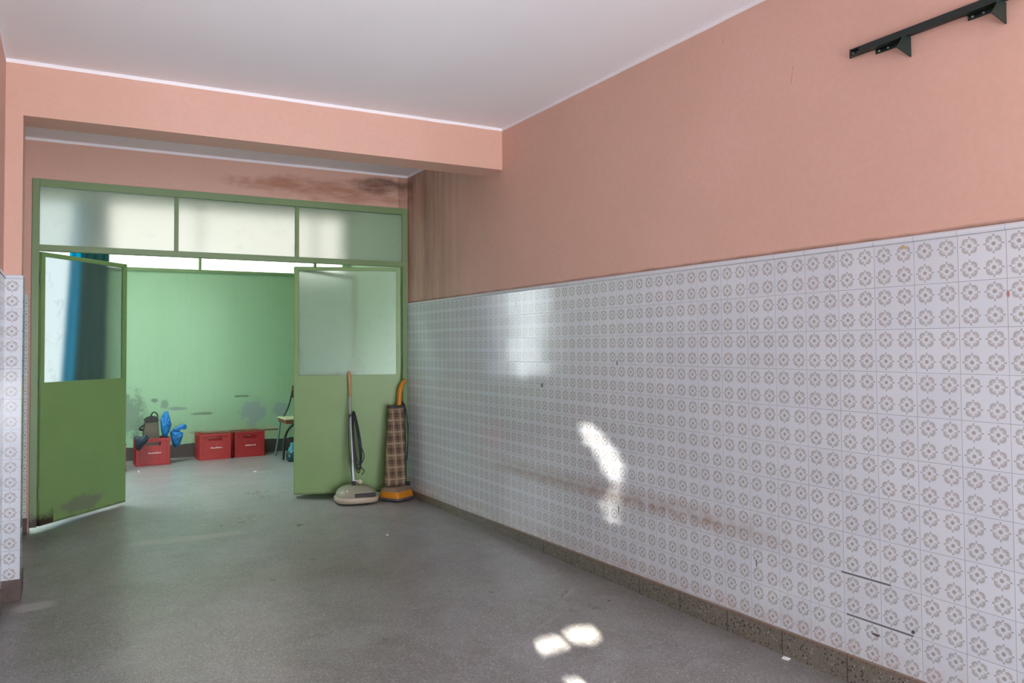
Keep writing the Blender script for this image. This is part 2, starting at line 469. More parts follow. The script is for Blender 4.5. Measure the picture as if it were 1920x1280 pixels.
def prism(bm, pts, z0, z1, axis='z', mi=0):
    """extrude a 2D outline between z0 and z1 along axis"""
    def P(a, b, c):
        return {'z': (a, b, c), 'y': (a, c, b), 'x': (c, a, b)}[axis]
    lo = [bm.verts.new(P(a, b, z0)) for a, b in pts]; hi = [bm.verts.new(P(a, b, z1)) for a, b in pts]
    n = len(pts); fs = [bm.faces.new(lo[::-1]), bm.faces.new(hi)]
    for i in range(n): fs.append(bm.faces.new((lo[i], lo[(i+1) % n], hi[(i+1) % n], hi[i])))
    for f in fs: f.material_index = mi
    return lo+hi

def catmull(pts, n=8, closed=False):
    P = [Vector(p) for p in pts]; out = []
    m = len(P); rng = range(m) if closed else range(m-1)
    for i in rng:
        if closed: a, b, c, d = P[(i-1) % m], P[i], P[(i+1) % m], P[(i+2) % m]
        else: a, b, c, d = P[max(i-1, 0)], P[i], P[i+1], P[min(i+2, m-1)]
        for k in range(n):
            t = k/n
            out.append(.5*((2*b)+(c-a)*t+(2*a-5*b+4*c-d)*t*t+(3*b-a-3*c+d)*t**3))
    if not closed: out.append(P[-1])
    return out

def tube(bm, pts, r, sides=10, closed=False, mi=0):
    pts = [Vector(p) for p in pts]; n = len(pts); rs = r if isinstance(r, (list, tuple)) else [r]*n
    rings = []; prev = None
    for i, p in enumerate(pts):
        if closed: d = pts[(i+1) % n]-pts[i-1]
        else: d = pts[min(i+1, n-1)]-pts[max(i-1, 0)]
        d.normalize()
        if prev is None:
            ref = Vector((0, 0, 1)) if abs(d.z) < .9 else Vector((1, 0, 0)); a = d.cross(ref).normalized()
        else:
            a = (prev-d*prev.dot(d)).normalized()
        prev = a; b = d.cross(a)
        rings.append([bm.verts.new(p+(a*math.cos(2*math.pi*k/sides)+b*math.sin(2*math.pi*k/sides))*rs[i]) for k in range(sides)])
    fs = []
    for i in range(n if closed else n-1):
        A, B = rings[i], rings[(i+1) % n]
        for k in range(sides): fs.append(bm.faces.new((A[k], A[(k+1) % sides], B[(k+1) % sides], B[k])))
    if not closed: fs += [bm.faces.new(rings[0][::-1]), bm.faces.new(rings[-1])]
    for f in fs: f.material_index = mi
    return rings

def lathe(bm, prof, sides=28, cx=0, cy=0):
    rings = [[bm.verts.new((cx+r*math.cos(2*math.pi*k/sides), cy+r*math.sin(2*math.pi*k/sides), z)) for k in range(sides)] for r, z in prof]
    for A, B in zip(rings, rings[1:]):
        for k in range(sides): bm.faces.new((A[k], A[(k+1) % sides], B[(k+1) % sides], B[k]))
    bm.faces.new(rings[0][::-1]); bm.faces.new(rings[-1])

def loft(bm, layers, sides=40, power=3.0):
    """superellipse layers: (z, half_x, half_y, off_x, off_y)"""
    rings = []
    for z, hx, hy, ox, oy in layers:
        R = []
        for k in range(sides):
            a = 2*math.pi*k/sides; c, s = math.cos(a), math.sin(a)
            R.append(bm.verts.new((ox+hx*math.copysign(abs(c)**(2/power), c), oy+hy*math.copysign(abs(s)**(2/power), s), z)))
        rings.append(R)
    for A, B in zip(rings, rings[1:]):
        for k in range(sides): bm.faces.new((A[k], A[(k+1) % sides], B[(k+1) % sides], B[k]))
    bm.faces.new(rings[0][::-1]); bm.faces.new(rings[-1])

def puff(bm, outline, y0, depth, crumple=.006, seed=1, sub=3):
    """a soft, crumpled body whose outline in X/Z is given"""
    rnd = random.Random(seed)
    # densify
    P = []
    for i in range(len(outline)):
        a = Vector(outline[i]); b = Vector(outline[(i+1) % len(outline)])
        for k in range(sub): P.append(a.lerp(b, k/sub))
    c = sum(P, Vector((0, 0)))/len(P); n = len(P)
    def layer(s, dy):
        out = []
        for p in P:
            q = c+(p-c)*s
            j = crumple*(1 if s < .99 else .5)
            out.append(bm.verts.new((q.x+rnd.uniform(-j, j)*.6, y0+dy+rnd.uniform(-j, j)*1.6, q.y+rnd.uniform(-j, j)*.6)))
        return out
    Ls = [layer(.35, -depth/2), layer(.7, -depth*.42), layer(.93, -depth*.22), layer(1, 0), layer(.93, depth*.22), layer(.7, depth*.42), layer(.35, depth/2)]
    for A, B in zip(Ls, Ls[1:]):
        for k in range(n): bm.faces.new((A[k], A[(k+1) % n], B[(k+1) % n], B[k]))
    ca = bm.verts.new((c.x, y0-depth*.53, c.y)); cb = bm.verts.new((c.x, y0+depth*.53, c.y))
    for k in range(n):
        bm.faces.new((ca, Ls[0][(k+1) % n], Ls[0][k])); bm.faces.new((cb, Ls[-1][k], Ls[-1][(k+1) % n]))

def box_obj(name, dims, mat, parent=None, bev=0):
    bm = bmesh.new(); box(bm, *dims, bev=bev); return link(name, bm, mat, parent)

def struct(name, bm, mat, label=None, parent=None, smooth=None):
    o = link(name, bm, mat, parent, smooth); o['kind'] = 'structure'
    if label: o['label'] = label
    return o

# ------------------------------------------------------------------ the room
XR, XL = 2.585, -.272
YB, YBK, YP, YPK = 4.569, 4.793, 6.218, 6.33       # beam front/back, partition front/back
ZC, ZBEAM = 2.708, 2.428
YREAR = -2.6
YF = 9.58; BXL, BXR = -1.2, 3.2; ZBC = 3.12

bm = bmesh.new(); box(bm, BXL-.15, BXR+.15, YREAR-.15, YF+.15, -.12, 0)
struct('floor', bm, FLOOR, 'grey speckled terrazzo floor running through both rooms')

bm = bmesh.new(); box(bm, XL-.15, XR+.15, YREAR-.15, YPK, ZC, ZC+.12)
struct('ceiling', bm, CEIL, 'smooth off-white ceiling of the near room')

bm = bmesh.new(); box(bm, XR, XR+.15, YREAR-.15, YPK, 0, ZC)
struct('wall_right', bm, PINK, 'long pink plaster wall above the tiled dado')

LY0, LY1, LZ0, LZ1 = -2.1, -.25, .15, 1.45
bm = bmesh.new(); box(bm, XL-.15, XL, YREAR-.15, LY0, 0, ZC); box(bm, XL-.15, XL, LY1, YPK, 0, ZC)
box(bm, XL-.15, XL, LY0, LY1, 0, LZ0); box(bm, XL-.15, XL, LY0, LY1, LZ1, ZC)
struct('wall_left', bm, PINK, 'pink plaster wall at the left edge')

bm = bmesh.new()
# wall behind the camera: solid, with the shopfront opening and gaps added and shaped to throw the sun patches
def back_project(poly):
    out = []
    for p in poly:
        p = Vector(p); k = (p.y-YREAR)/SUN_D.y; q = p-SUN_D*k; out.append((q.x, q.z))
    return out
gaps = [
    back_project([(1.715, 2.755, 0), (1.76, 2.84, 0), (1.82, 2.865, 0), (1.880, 2.865, 0), (1.888, 2.80, 0), (1.85, 2.765, 0)]),
    back_project([(1.903, 2.80, 0), (1.915, 2.87, 0), (2.0, 2.915, 0), (2.095, 2.88, 0), (2.035, 2.79, 0), (1.97, 2.755, 0)]),
    back_project([(1.640, 2.38, 0), (1.650, 2.47, 0), (1.715, 2.46, 0), (1.705, 2.37, 0)]),
]
rows_ = [(.819, 3.659, 3.578), (.754, 3.655, 3.471), (.705, 3.615, 3.379), (.657, 3.541, 3.334), (.609, 3.484, 3.308), (.562, 3.432, 3.304), (.511, 3.391, 3.314), (.465, 3.429, 3.328), (.404, 3.478, 3.338), (.294, 3.446, 3.340)]
zz = .81; jr = random.Random(2)
while zz > .305:
    for (za, a0, a1), (zb2, b0, b1) in zip(rows_, rows_[1:]):
        if zb2 <= zz <= za:
            k = (za-zz)/(za-zb2); y0_, y1_ = a0+(b0-a0)*k+jr.uniform(-.035, .03), a1+(b1-a1)*k+jr.uniform(-.012, .012)
            h = .0015 if zz > .545 else .0006
            gaps.append(back_project([(XR-.008, y0_, zz), (XR-.008, y1_, zz), (XR-.008, y1_, zz-h), (XR-.008, y0_, zz-h)]))
            break
    zz -= .0125
OX0, OX1, OZ0, OZ1 = 1.25, 2.30, .10, 2.45          # shopfront opening
outer = [(XL, 0), (XR, 0), (XR, ZC), (XL, ZC)]
OXL, OZL = -.15, .92  # low wing of the opening, added to throw light up at the ceiling
loops = [outer, [(OXL, OZ0), (OX1, OZ0), (OX1, OZ1), (OX0, OZ1), (OX0, OZL), (OXL, OZL)]]+gaps
es = []
for L in loops:
    vs = [bm.verts.new((a, YREAR, b)) for a, b in L]
    es += [bm.edges.new((vs[i], vs[(i+1) % len(vs)])) for i in range(len(vs))]
bmesh.ops.triangle_fill(bm, use_beauty=True, use_dissolve=False, edges=es)
struct('wall_rear', bm, PINK, 'wall behind the viewpoint with the shopfront opening')

bm = bmesh.new(); box(bm, OX0-.03, OX1+.03, YREAR-.02, YREAR-.01, OZ0-.05, OZ1+.05); box(bm, OXL-.03, OX0-.03, YREAR-.02, YREAR-.01, OZ0-.05, OZL+.04)
w1 = struct('window_1', bm, REARPANE, 'daylit frosted shopfront behind the viewpoint')
bm = bmesh.new()
for xx in (OX0, (OX0+OX1)/2-.02, OX1-.04): box(bm, xx, xx+.04, YREAR-.01, YREAR+.03, OZ0, OZ1)
for zz in (OZ0, 1.1, OZ1-.04): box(bm, OX0, OX1, YREAR-.01, YREAR+.03, zz, zz+.04)
link('window_frame', bm, FRAME_M, w1)

bm = bmesh.new(); box(bm, XL-.08, XL-.07, LY0, LY1, LZ0, LZ1)
w6 = struct('low_fill_pane', bm, LOW_FILL_PANE, 'unseen glowing pane added low in the left wall as fill light')
bm = bmesh.new()
for yy in (LY0, -1.2, LY1-.04): box(bm, XL-.07, XL-.02, yy, yy+.04, LZ0, LZ1)
for zz in (LZ0, LZ1-.04): box(bm, XL-.07, XL-.02, LY0, LY1, zz, zz+.04)
link('window_frame', bm, FRAME_M, w6)

# beam and pillar of the niche
bm = bmesh.new()
vs = box(bm, XL, XR, YB, YBK, ZBEAM, ZC)
struct('trim_1', bm, PINK, 'pink plastered beam crossing the room under the ceiling')
bm = bmesh.new(); box(bm, XL, -.194, YB, YBK, 0, ZBEAM)
struct('trim_2', bm, PINK, 'narrow pink pilaster under the left end of the beam')

# partition: header and left stub, plaster
FX0, FX1, FZ = -.205, 2.575, 2.424
bm = bmesh.new()
box(bm, XL, XR, YP, YPK, FZ, ZC); box(bm, XL, FX0, YP, YPK, 0, FZ); box(bm, FX1, XR, YP, YPK, 0, FZ)
struct('wall_back', bm, PINK, 'pink plaster wall over the green glazed screen')

# dado tiles with their rounded cap
def dado_profile(sgn, x):
    return [(x, .03), (x+sgn*.008, .03), (x+sgn*.008, Z0-.001), (x+sgn*.0125, Z0+.001), (x+sgn*.0145, Z0+.008), (x+sgn*.0125, Z0+.015), (x+sgn*.007, Z0+.0205), (x, Z0+.022)]
def dado_run(name, x, sgn, y0, y1, label):
    bm = bmesh.new(); P = dado_profile(sgn, x)
    prism(bm, P, y0, y1, 'y')
    for f in bm.faces: f.smooth = False
    return struct(name, bm, TILE_Y, label)
dado_run('trim_3', XR, -1, YREAR, YP, 'dado of white tiles printed with brown medallions, on the right wall')
dado_run('trim_4', XL, 1, -.2, YB, 'tiled dado along the left wall')
dado_run('trim_5', XL, 1, YBK, YP, 'tiled dado in the left side of the niche')
def dado_front(name, y, x0, x1, label, xx=None):
    bm = bmesh.new()
    P = [(y, .06), (y-.008, .06), (y-.008, Z0-.001), (y-.0125, Z0+.001), (y-.0145, Z0+.008), (y-.0125, Z0+.015), (y-.007, Z0+.0205), (y, Z0+.022)]
    prism(bm, P, x0, x1, 'x')
    if xx: box(bm, x1-.001, x1+.007, y-.008, y+.225, .06, Z0+.018, bev=.002)
    return struct(name, bm, TILE_X, label)
dado_front('trim_6', YB, XL, -.194, 'single column of patterned tiles on the pilaster', True)
dado_front('trim_7', YP, XL, -.222, 'single column of patterned tiles beside the green screen')

# skirting
def skirt_run(name, x, sgn, y0, y1, label):
    bm = bmesh.new(); t0 = .130-y0*.013; t1 = .130-y1*.013
    a = [(x, 0), (x+sgn*.018, 0), (x+sgn*.018, t0-.004), (x+sgn*.014, t0), (x, t0)]
    b = [(x, 0), (x+sgn*.018, 0), (x+sgn*.018, t1-.004), (x+sgn*.014, t1), (x, t1)]
    A = [bm.verts.new((p, y0, q)) for p, q in a]; B = [bm.verts.new((p, y1, q)) for p, q in b]
    bm.faces.new(A[::-1]); bm.faces.new(B)
    for i in range(5): bm.faces.new((A[i], A[(i+1) % 5], B[(i+1) % 5], B[i]))
    return struct(name, bm, SKIRT, label)
skirt_run('baseboard_right', XR, -1, YREAR, YP, 'dark speckled terrazzo skirting under the tiled right wall')
skirt_run('baseboard_left', XL, 1, YREAR, YB, 'terrazzo skirting along the left wall')
DARKSK = simple('dark_skirting', srgb(88, 72, 66), .5, 0, .25, 30, .3)
bm = bmesh.new(); box(bm, XL, -.180, YB-.016, YBK, 0, .106, bev=.003)
struct('baseboard_pilaster', bm, DARKSK, 'brown worn skirting at the foot of the pilaster')
bm = bmesh.new(); box(bm, XL, -.215, YP-.016, YP, 0, .10, bev=.003); box(bm, XL, XL+.016, YBK, YP-.016, 0, .10, bev=.003)
struct('baseboard_niche', bm, DARKSK, 'dark skirting in the left corner of the niche')

# ------------------------------------------------------------------ the back room
bm = bmesh.new()
CX0, CX1, CZ0, CZ1 = .43, 3.10, 2.15, 2.87           # clerestory opening
WX0, WX1, WZ0, WZ1 = -1.0, .16, .80, 2.87           # tall window at the left
box(bm, CX0, BXR, YF, YF+.15, 0, CZ0); box(bm, CX1, BXR, YF, YF+.15, CZ0, CZ1)
box(bm, WX1, CX0, YF, YF+.15, 0, CZ1)
box(bm, WX0, WX1, YF, YF+.15, 0, WZ0)
box(bm, BXL, WX0, YF, YF+.15, 0, CZ1)
box(bm, BXL, BXR, YF, YF+.15, CZ1, ZBC)
struct('wall_far', bm, GREENWALL, 'peeling light green far wall of the back room')
bm = bmesh.new(); box(bm, BXR, BXR+.15, YPK, YF+.15, 0, ZBC)
struct('wall_far_right', bm, GREENWALL, 'green right wall of the back room')
SY0, SY1, SZ1 = 7.1, 8.6, .5
bm = bmesh.new()
box(bm, BXL-.15, BXL, YPK, SY0, 0, ZBC); box(bm, BXL-.15, BXL, SY1, YF+.15, 0, ZBC); box(bm, BXL-.15, BXL, SY0, SY1, SZ1, ZBC)
struct('wall_far_left', bm, GREENWALL, 'green left wall of the back room with its side opening')
bm = bmesh.new(); box(bm, BXL, BXR, YPK-.05, YPK, ZC, ZBC); box(bm, XR+.15, BXR, YPK-.05, YPK, 0, ZC); box(bm, BXL, XL-.15, YPK-.05, YPK, 0, ZC)
struct('wall_partition_rear', bm, GREENWALL, 'rear face of the partition towards the back room')
RX0, RX1, RY0, RY1 = -.95, 1.15, 7.2, 8.6           # opening for the added roof pane
bm = bmesh.new(); box(bm, BXL-.15, RX0, YPK-.05, YF+.15, ZBC, ZBC+.1); box(bm, RX1, BXR+.15, YPK-.05, YF+.15, ZBC, ZBC+.1)
box(bm, RX0, RX1, YPK-.05, RY0, ZBC, ZBC+.1); box(bm, RX0, RX1, RY1, YF+.15, ZBC, ZBC+.1)
for (x0, x1, y0, y1) in ((RX0-.1, RX0, RY0-.1, RY1+.1), (RX1, RX1+.1, RY0-.1, RY1+.1), (RX0, RX1, RY0-.1, RY0), (RX0, RX1, RY1, RY1+.1)):
    box(bm, x0, x1, y0, y1, ZBC+.1, ZBC+1.3)                # shaft added to steer the roof pane's light onto the floor
struct('ceiling_far', bm, OFFWHITE, 'ceiling of the back room')

bm = bmesh.new(); box(bm, CX0, CX1, YF+.05, YF+.06, CZ0, CZ1)
w2 = struct('window_2', bm, SKYPANE, 'long blown-out high window over the green far wall')
bm = bmesh.new()
for xx in (1.385, 2.745): box(bm, xx-.014, xx+.014, YF-.005, YF+.05, CZ0, CZ1)
box(bm, CX0, CX1, YF-.02, YF+.05, CZ0-.03, CZ0+.004)
link('window_frame', bm, FRAME_M, w2)
bm = bmesh.new(); box(bm, WX0, -.40, YF+.05, YF+.06, WZ0, WZ1)
w3 = struct('window_3', bm, LEFTPANE, 'tall bright window beside the teal curtain')
bm = bmesh.new(); box(bm, -.37, WX1, YF+.05, YF+.06, WZ0, WZ1); link('dim_pane', bm, DIMPANE, w3)  # second pane glows weaker, so the tiles mirror it less
bm = bmesh.new()
for xx in (WX0, -.84, -.57, -.40, WX1-.03): box(bm, xx, xx+.03, YF, YF+.05, WZ0, WZ1)
for zz in (WZ0, WZ1-.03): box(bm, WX0, WX1, YF, YF+.05, zz, zz+.03)
link('window_frame', bm, simple('white_window_paint', srgb(210, 215, 212), .5), w3)
bm = bmesh.new(); box(bm, RX0-.1, RX1+.1, RY0-.1, RY1+.1, ZBC+1.3, ZBC+1.32)
struct('roof_fill_pane', bm, ROOF_FILL_PANE, 'unseen glowing pane added over the back room to light its floor')
bm = bmesh.new(); box(bm, BXL-.06, BXL-.05, SY0, SY1, 0.02, SZ1)
struct('window_4', bm, SIDEPANE, 'daylit side door of the back room, hidden behind the left leaf')

# ------------------------------------------------------------------ the green steel screen
FY0, FY1 = 6.203, 6.255
ZM0, ZM1 = 1.925, 1.968
scr = empty('window_5', (FX0, FY0, 0)); tag(scr, 'green steel screen with three frosted transom panes above the door opening', kind='structure')
def at(dims): return (dims[0]-FX0, dims[1]-FX0, dims[2]-FY0, dims[3]-FY0, dims[4], dims[5])
bm = bmesh.new(); box(bm, *at((FX0, FX0+.046, FY0, FY1, 0.03, FZ)), bev=.002); link('jamb', bm, FRAME_M, scr)
bm = bmesh.new(); box(bm, *at((FX1-.040, FX1, FY0, FY1, 0.0, FZ)), bev=.002); link('jamb', bm, FRAME_M, scr)
bm = bmesh.new(); box(bm, *at((FX0+.046, FX1-.04, FY0, FY1, 2.372, FZ)), bev=.002); link('head_rail', bm, FRAME_M, scr)
bm = bmesh.new(); box(bm, *at((FX0+.046, FX1-.04, FY0, FY1, ZM0, ZM1)), bev=.002); link('transom_rail', bm, FRAME_M, scr)
for xx in (.730, 1.635):
    bm = bmesh.new(); box(bm, *at((xx-.014, xx+.014, FY0+.008, FY1-.008, ZM1, 2.372)), bev=.002); link('mullion', bm, FRAME_M, scr)
for a, b_ in ((FX0+.046, .716), (.744, 1.621), (1.649, FX1-.04)):
    bm = bmesh.new(); box(bm, *at((a, b_, FY0+.026, FY0+.031, ZM1, 2.372))); link('glass_pane', bm, FROST_T, scr)

LEAF_W, LEAF_Z0, LEAF_Z1, SPLIT = .88, .028, 1.922, 1.005
def leaf(name, hinge, free, label, width=LEAF_W, glass=None):
    d = Vector((free[0]-hinge[0], free[1]-hinge[1])); a = math.atan2(d.y, d.x)
    e = empty(name, (hinge[0], hinge[1], 0), a); tag(e, label, kind='structure')
    W = width; T = .015
    bm = bmesh.new()
    for (x0, x1) in ((0, .034), (W-.034, W)): box(bm, x0, x1, -T, T, LEAF_Z0, LEAF_Z1, bev=.002)
    for (z0, z1) in ((LEAF_Z0, LEAF_Z0+.03), (SPLIT-.015, SPLIT+.008), (LEAF_Z1-.03, LEAF_Z1)): box(bm, .034, W-.034, -T*.9, T*.9, z0, z1, bev=.0015)
    link('leaf_frame', bm, LEAF_M, e)
    bm = bmesh.new(); box(bm, .004, W-.004, -T-.0015, -T+.0005, LEAF_Z0+.002, SPLIT-.002)
    box(bm, .004, W-.004, T-.0005, T+.0015, LEAF_Z0+.002, SPLIT-.002); link('steel_panel', bm, LEAF_M, e)
    bm = bmesh.new(); box(bm, .034, W-.034, -.0025, .0025, SPLIT+.008, LEAF_Z1-.03); link('glass_pane', bm, glass or FROST, e)
    bm = bmesh.new()
    for zz in (.25, 1.0, 1.72): tube(bm, [(-.004, -.012, zz-.04), (-.004, -.012, zz+.04)], .007, 10)
    link('hinge', bm, FRAME_M, e, smooth=40)
    return e
def end(h, f, w):
    d = (Vector(f)-Vector(h)).normalized(); return tuple(Vector(h)+d*w)
leaf('door_1', (-.155, 6.250), (.43, 6.91), 'left green door leaf pushed open into the back room', glass=FROST_L)
H2 = (2.534, 6.262); F2 = end(H2, (1.690, 6.535), LEAF_W)
leaf('door_2', H2, F2, 'right green door leaf behind the two cleaning machines')
H3 = (F2[0]+.012, F2[1]+.028)
leaf('door_3', H3, (2.375, 7.07), 'third green leaf folded back behind the right leaf')

# ------------------------------------------------------------------ curtain
def mat_curtain():
    m, t, b = new_mat('teal_curtain_cloth'); n = noise(t, 60, 3)
    setc(t, b, mixc(t, n.ramp(.3, .7), srgb(8, 58, 58), srgb(12, 70, 70)))
    b.inputs['Roughness'].default_value = .85
    o = t.nodes['Material Output']; tl = t.nodes.new('ShaderNodeBsdfTranslucent'); tl.inputs[0].default_value = (*srgb(60, 200, 225), 1)
    mx = t.nodes.new('ShaderNodeMixShader'); x, y, z, g = pos(t)
    fold = 1.0-(x-.075+.156*((2.84-z)*(1/2.72))).smooth(.10, .15)      # free edge made more translucent to put in its lit strip
    t.links.new((fold*.75+.2).s, mx.inputs[0])
    t.links.new(b.outputs[0], mx.inputs[1]); t.links.new(tl.outputs[0], mx.inputs[2]); t.links.new(mx.outputs[0], o.inputs[0])
    return m
bm = bmesh.new(); NX, NZ = 60, 24; zt, zb_ = 2.84, .12
grid = {}
for s_ in (0, 1):
    for i in range(NX+1):
        for j in range(NZ+1):
            u_ = i/NX; k = j/NZ; zz = zt+(zb_-zt)*k
            xl = .075-.13*k*1.2; xr = .425-.05*k
            xx = xl+(xr-xl)*u_
            yy = 9.44+.024*math.sin(u_*math.pi*9+.4*math.sin(k*3))*(.6+.5*k)+s_*.003
            grid[s_, i, j] = bm.verts.new((xx, yy, zz))
for s_ in (0, 1):
    for i in range(NX):
        for j in range(NZ):
            q = (grid[s_, i, j], grid[s_, i+1, j], grid[s_, i+1, j+1], grid[s_, i, j+1]); bm.faces.new(q if s_ else q[::-1])
for i in range(NX):
    bm.faces.new((grid[0, i, 0], grid[0, i+1, 0], grid[1, i+1, 0], grid[1, i, 0])); bm.faces.new((grid[0, i, NZ], grid[1, i, NZ], grid[1, i+1, NZ], grid[0, i+1, NZ]))
for j in range(NZ):
    bm.faces.new((grid[0, 0, j], grid[1, 0, j], grid[1, 0, j+1], grid[0, 0, j+1])); bm.faces.new((grid[0, NX, j], grid[0, NX, j+1], grid[1, NX, j+1], grid[1, NX, j]))
cur = empty('curtain', (0, 0, 0)); tag(cur, 'dark teal curtain hanging behind the left door leaf, beside the bright window', 'curtain')
link('cloth', bm, mat_curtain(), cur, smooth=0)
bm = bmesh.new(); tube(bm, [(-.25, 9.44, 2.845), (.46, 9.44, 2.845)], .009, 10)
for xx in (-.22, .44): box(bm, xx-.008, xx+.008, 9.44, YF, 2.835, 2.855)
link('curtain_rod', bm, simple('rod_metal', srgb(120, 120, 120), .4, .8), cur, smooth=40)

# ------------------------------------------------------------------ red bottle crates
def mat_red():
    m, t, b = new_mat('red_crate_plastic'); n = noise(t, 12, 5, .7); n2 = noise(t, 60, 3)
    c = mixc(t, n.ramp(.3, .75), srgb(180, 44, 46), srgb(158, 38, 42)); c = mixc(t, n2.ramp(.55, .7)*.3, c, srgb(200, 90, 80))
    setc(t, b, c); b.inputs['Roughness'].default_value = .45; return m
RED = mat_red(); PRINT = simple('faded_white_print', srgb(228, 190, 186), .6, 0, .1, 40)
def crate(loc, rz, label, print_=True, dividers=True):
    W, D, H = .335, .27, .285
    e = empty('crate', loc, rz); tag(e, label, 'crate', 'red plastic crates along the far wall')
    bm = bmesh.new(); T = .012
    box(bm, -W/2, W/2, 0, D, 0, .012)
    hw, hz0, hz1 = .075, H-.075, H-.042
    for y0, y1 in ((0, T), (D-T, D)):         # front and rear walls round a hand slot
        a = y0+.004 if y0 == 0 else y0; bb = y1 if y0 == 0 else y1-.004
        box(bm, -W/2+.01, W/2-.01, a, bb, .012, hz0); box(bm, -W/2+.01, -hw, a, bb, hz0, hz1); box(bm, hw, W/2-.01, a, bb, hz0, hz1); box(bm, -W/2+.01, W/2-.01, a, bb, hz1, H)
    for x0, x1 in ((-W/2, -W/2+T), (W/2-T, W/2)):
        box(bm, x0, x1, .01, D-.01, .012, H)
    for sx in (-1, 1):                         # corner posts and ribs
        for y0 in (-.002, D-.026):
            xx = sx*(W/2-.016); box(bm, xx-.018, xx+.018, y0, y0+.028, 0, H, bev=.003)
        for fr in (.33, .66): box(bm, sx*(W/2+.004)-.003, sx*(W/2+.004)+.003, D*fr-.01, D*fr+.01, 0, H)
    for z0 in (0, H-.022):                     # rims
        box(bm, -W/2-.002, W/2+.002, -.005, .006, z0, z0+.022, bev=.002); box(bm, -W/2-.002, W/2+.002, D-.006, D+.005, z0, z0+.022, bev=.002)
        box(bm, -W/2-.005, -W/2+.006, 0, D, z0, z0+.022, bev=.002); box(bm, W/2-.006, W/2+.005, 0, D, z0, z0+.022, bev=.002)
    for k in range(1, 4 if dividers else 1): box(bm, -W/2+k*W/4-.003, -W/2+k*W/4+.003, T, D-T, .01, .17)   # bottle dividers
    for k in range(1, 3 if dividers else 1): box(bm, -W/2+T, W/2-T, k*D/3-.003, k*D/3+.003, .01, .17)
    link('crate_body', bm, RED, e)
    if print_:                                  # the worn, unreadable stamp
        bm = bmesh.new(); rnd = random.Random(int(loc[0]*100))
        xx = -.05
        while xx < .07:
            w = rnd.uniform(.010, .02); h = rnd.uniform(.008, .016)
            box(bm, xx, xx+w, -.0015, .0041, .125+(.01*xx), .125+h); xx += w+.003
        link('stamp', bm, PRINT, e)
    return e
crate((.846, 9.085, 0), math.radians(1.5), 'red crate holding the grey bag, left of the other two whole ones', True, False)
crate((1.505, 9.215, 0), math.radians(3), 'middle red crate, with the end of the thin board on its rim')
crate((1.890, 9.262, 0), math.radians(3), 'rightmost red crate, under the middle of the thin board')
crate((.392, 8.76, 0), math.radians(2), 'red crate almost hidden by the left door leaf', False)

# ------------------------------------------------------------------ things on the crates
WOOD = simple('old_brown_wood', srgb(112, 84, 62), .7, 0, .25, 50, .2)
bm = bmesh.new()
M = Matrix.Translation((1.36, 9.27, .2865)) @ Matrix.Rotation(math.radians(1.8), 4, 'Z')
box(bm, 0, .87, -.02, .02, 0.0, .014, bev=.002, M=M)
tag(link('board', bm, WOOD), 'thin brown wooden board laid across the two right-hand red crates', 'board')

def mat_bag(name, c1, c2, rough, glossy=False):
    m, t, b = new_mat(name); n = noise(t, 14, 5, .7, dist=.8); n2 = noise(t, 120, 2)
    setc(t, b, mixc(t, n.ramp(.3, .7), c1, c2)); b.inputs['Roughness'].default_value = rough
    bump(t, b, n+n2*.1, .8 if glossy else .3, .02); return m
gb = empty('tote_bag', (0, 0, 0)); tag(gb, 'stiff grey-brown bag with black top and loop, standing in the leftmost whole red crate', 'bag')
bm = bmesh.new()
P = [(.748, .03), (.752, .40), (.766, .462), (.900, .468), (.914, .30), (.916, .03)]
prism(bm, P, 9.14, 9.26, 'y'); bmesh.ops.bevel(bm, geom=bm.edges[:], offset=.012, segments=3, affect='EDGES')
link('bag_body', bm, mat_bag('grey_brown_cloth', srgb(92, 84, 76), srgb(104, 96, 84), .8), gb, smooth=40)
BLACK = simple('black_plastic', srgb(14, 14, 17), .5, 0, .2, 30)
bm = bmesh.new(); P = [(.757, .463), (.775, .497), (.838, .518), (.895, .506), (.908, .463)]
prism(bm, P, 9.13, 9.27, 'y'); bmesh.ops.bevel(bm, geom=bm.edges[:], offset=.008, segments=2, affect='EDGES')
link('bag_top', bm, BLACK, gb, smooth=40)
bm = bmesh.new(); tube(bm, catmull([(.826, 9.2, .505), (.845, 9.2, .548), (.868, 9.2, .556), (.892, 9.2, .535), (.897, 9.2, .50)], 6), .007, 8)
link('loop_handle', bm, BLACK, gb, smooth=60)
bm = bmesh.new(); tube(bm, catmull([(.765, 9.15, .43), (.735, 9.14, .415), (.716, 9.14, .385), (.748, 9.15, .375)], 6), .011, 8)
link('strap', bm, BLACK, gb, smooth=60)

BLUE = mat_bag('blue_plastic_film', srgb(18, 110, 190), srgb(40, 140, 205), .3, True)
NAVY = mat_bag('dark_blue_cloth', srgb(38, 52, 66), srgb(56, 70, 84), .8)
bm = bmesh.new(); puff(bm, [(.926, .47), (.945, .515), (.970, .565), (1.005, .562), (1.025, .49), (1.042, .42), (1.020, .34), (.985, .27), (.955, .27), (.935, .34)], 9.20, .10, .007, 3)
bmesh.ops.subdivide_edges(bm, edges=bm.edges[:], cuts=1, use_grid_fill=True, smooth=.3)
tag(link('plastic_bag', bm, BLUE, smooth=0), 'upright crumpled blue plastic bag pushed in beside the grey bag', 'plastic bag', 'blue plastic bags at the crate')
pb = empty('plastic_bag', (0, 0, 0)); tag(pb, 'blue plastic bag drooping over the right edge of the leftmost whole crate', 'plastic bag', 'blue plastic bags at the crate')
bm = bmesh.new(); puff(bm, [(1.030, .335), (1.034, .30), (1.05, .20), (1.085, .155), (1.135, .19), (1.170, .31), (1.13, .335), (1.07, .345)], 9.23, .09, .007, 5)
link('bag_body', bm, BLUE, pb, smooth=0)
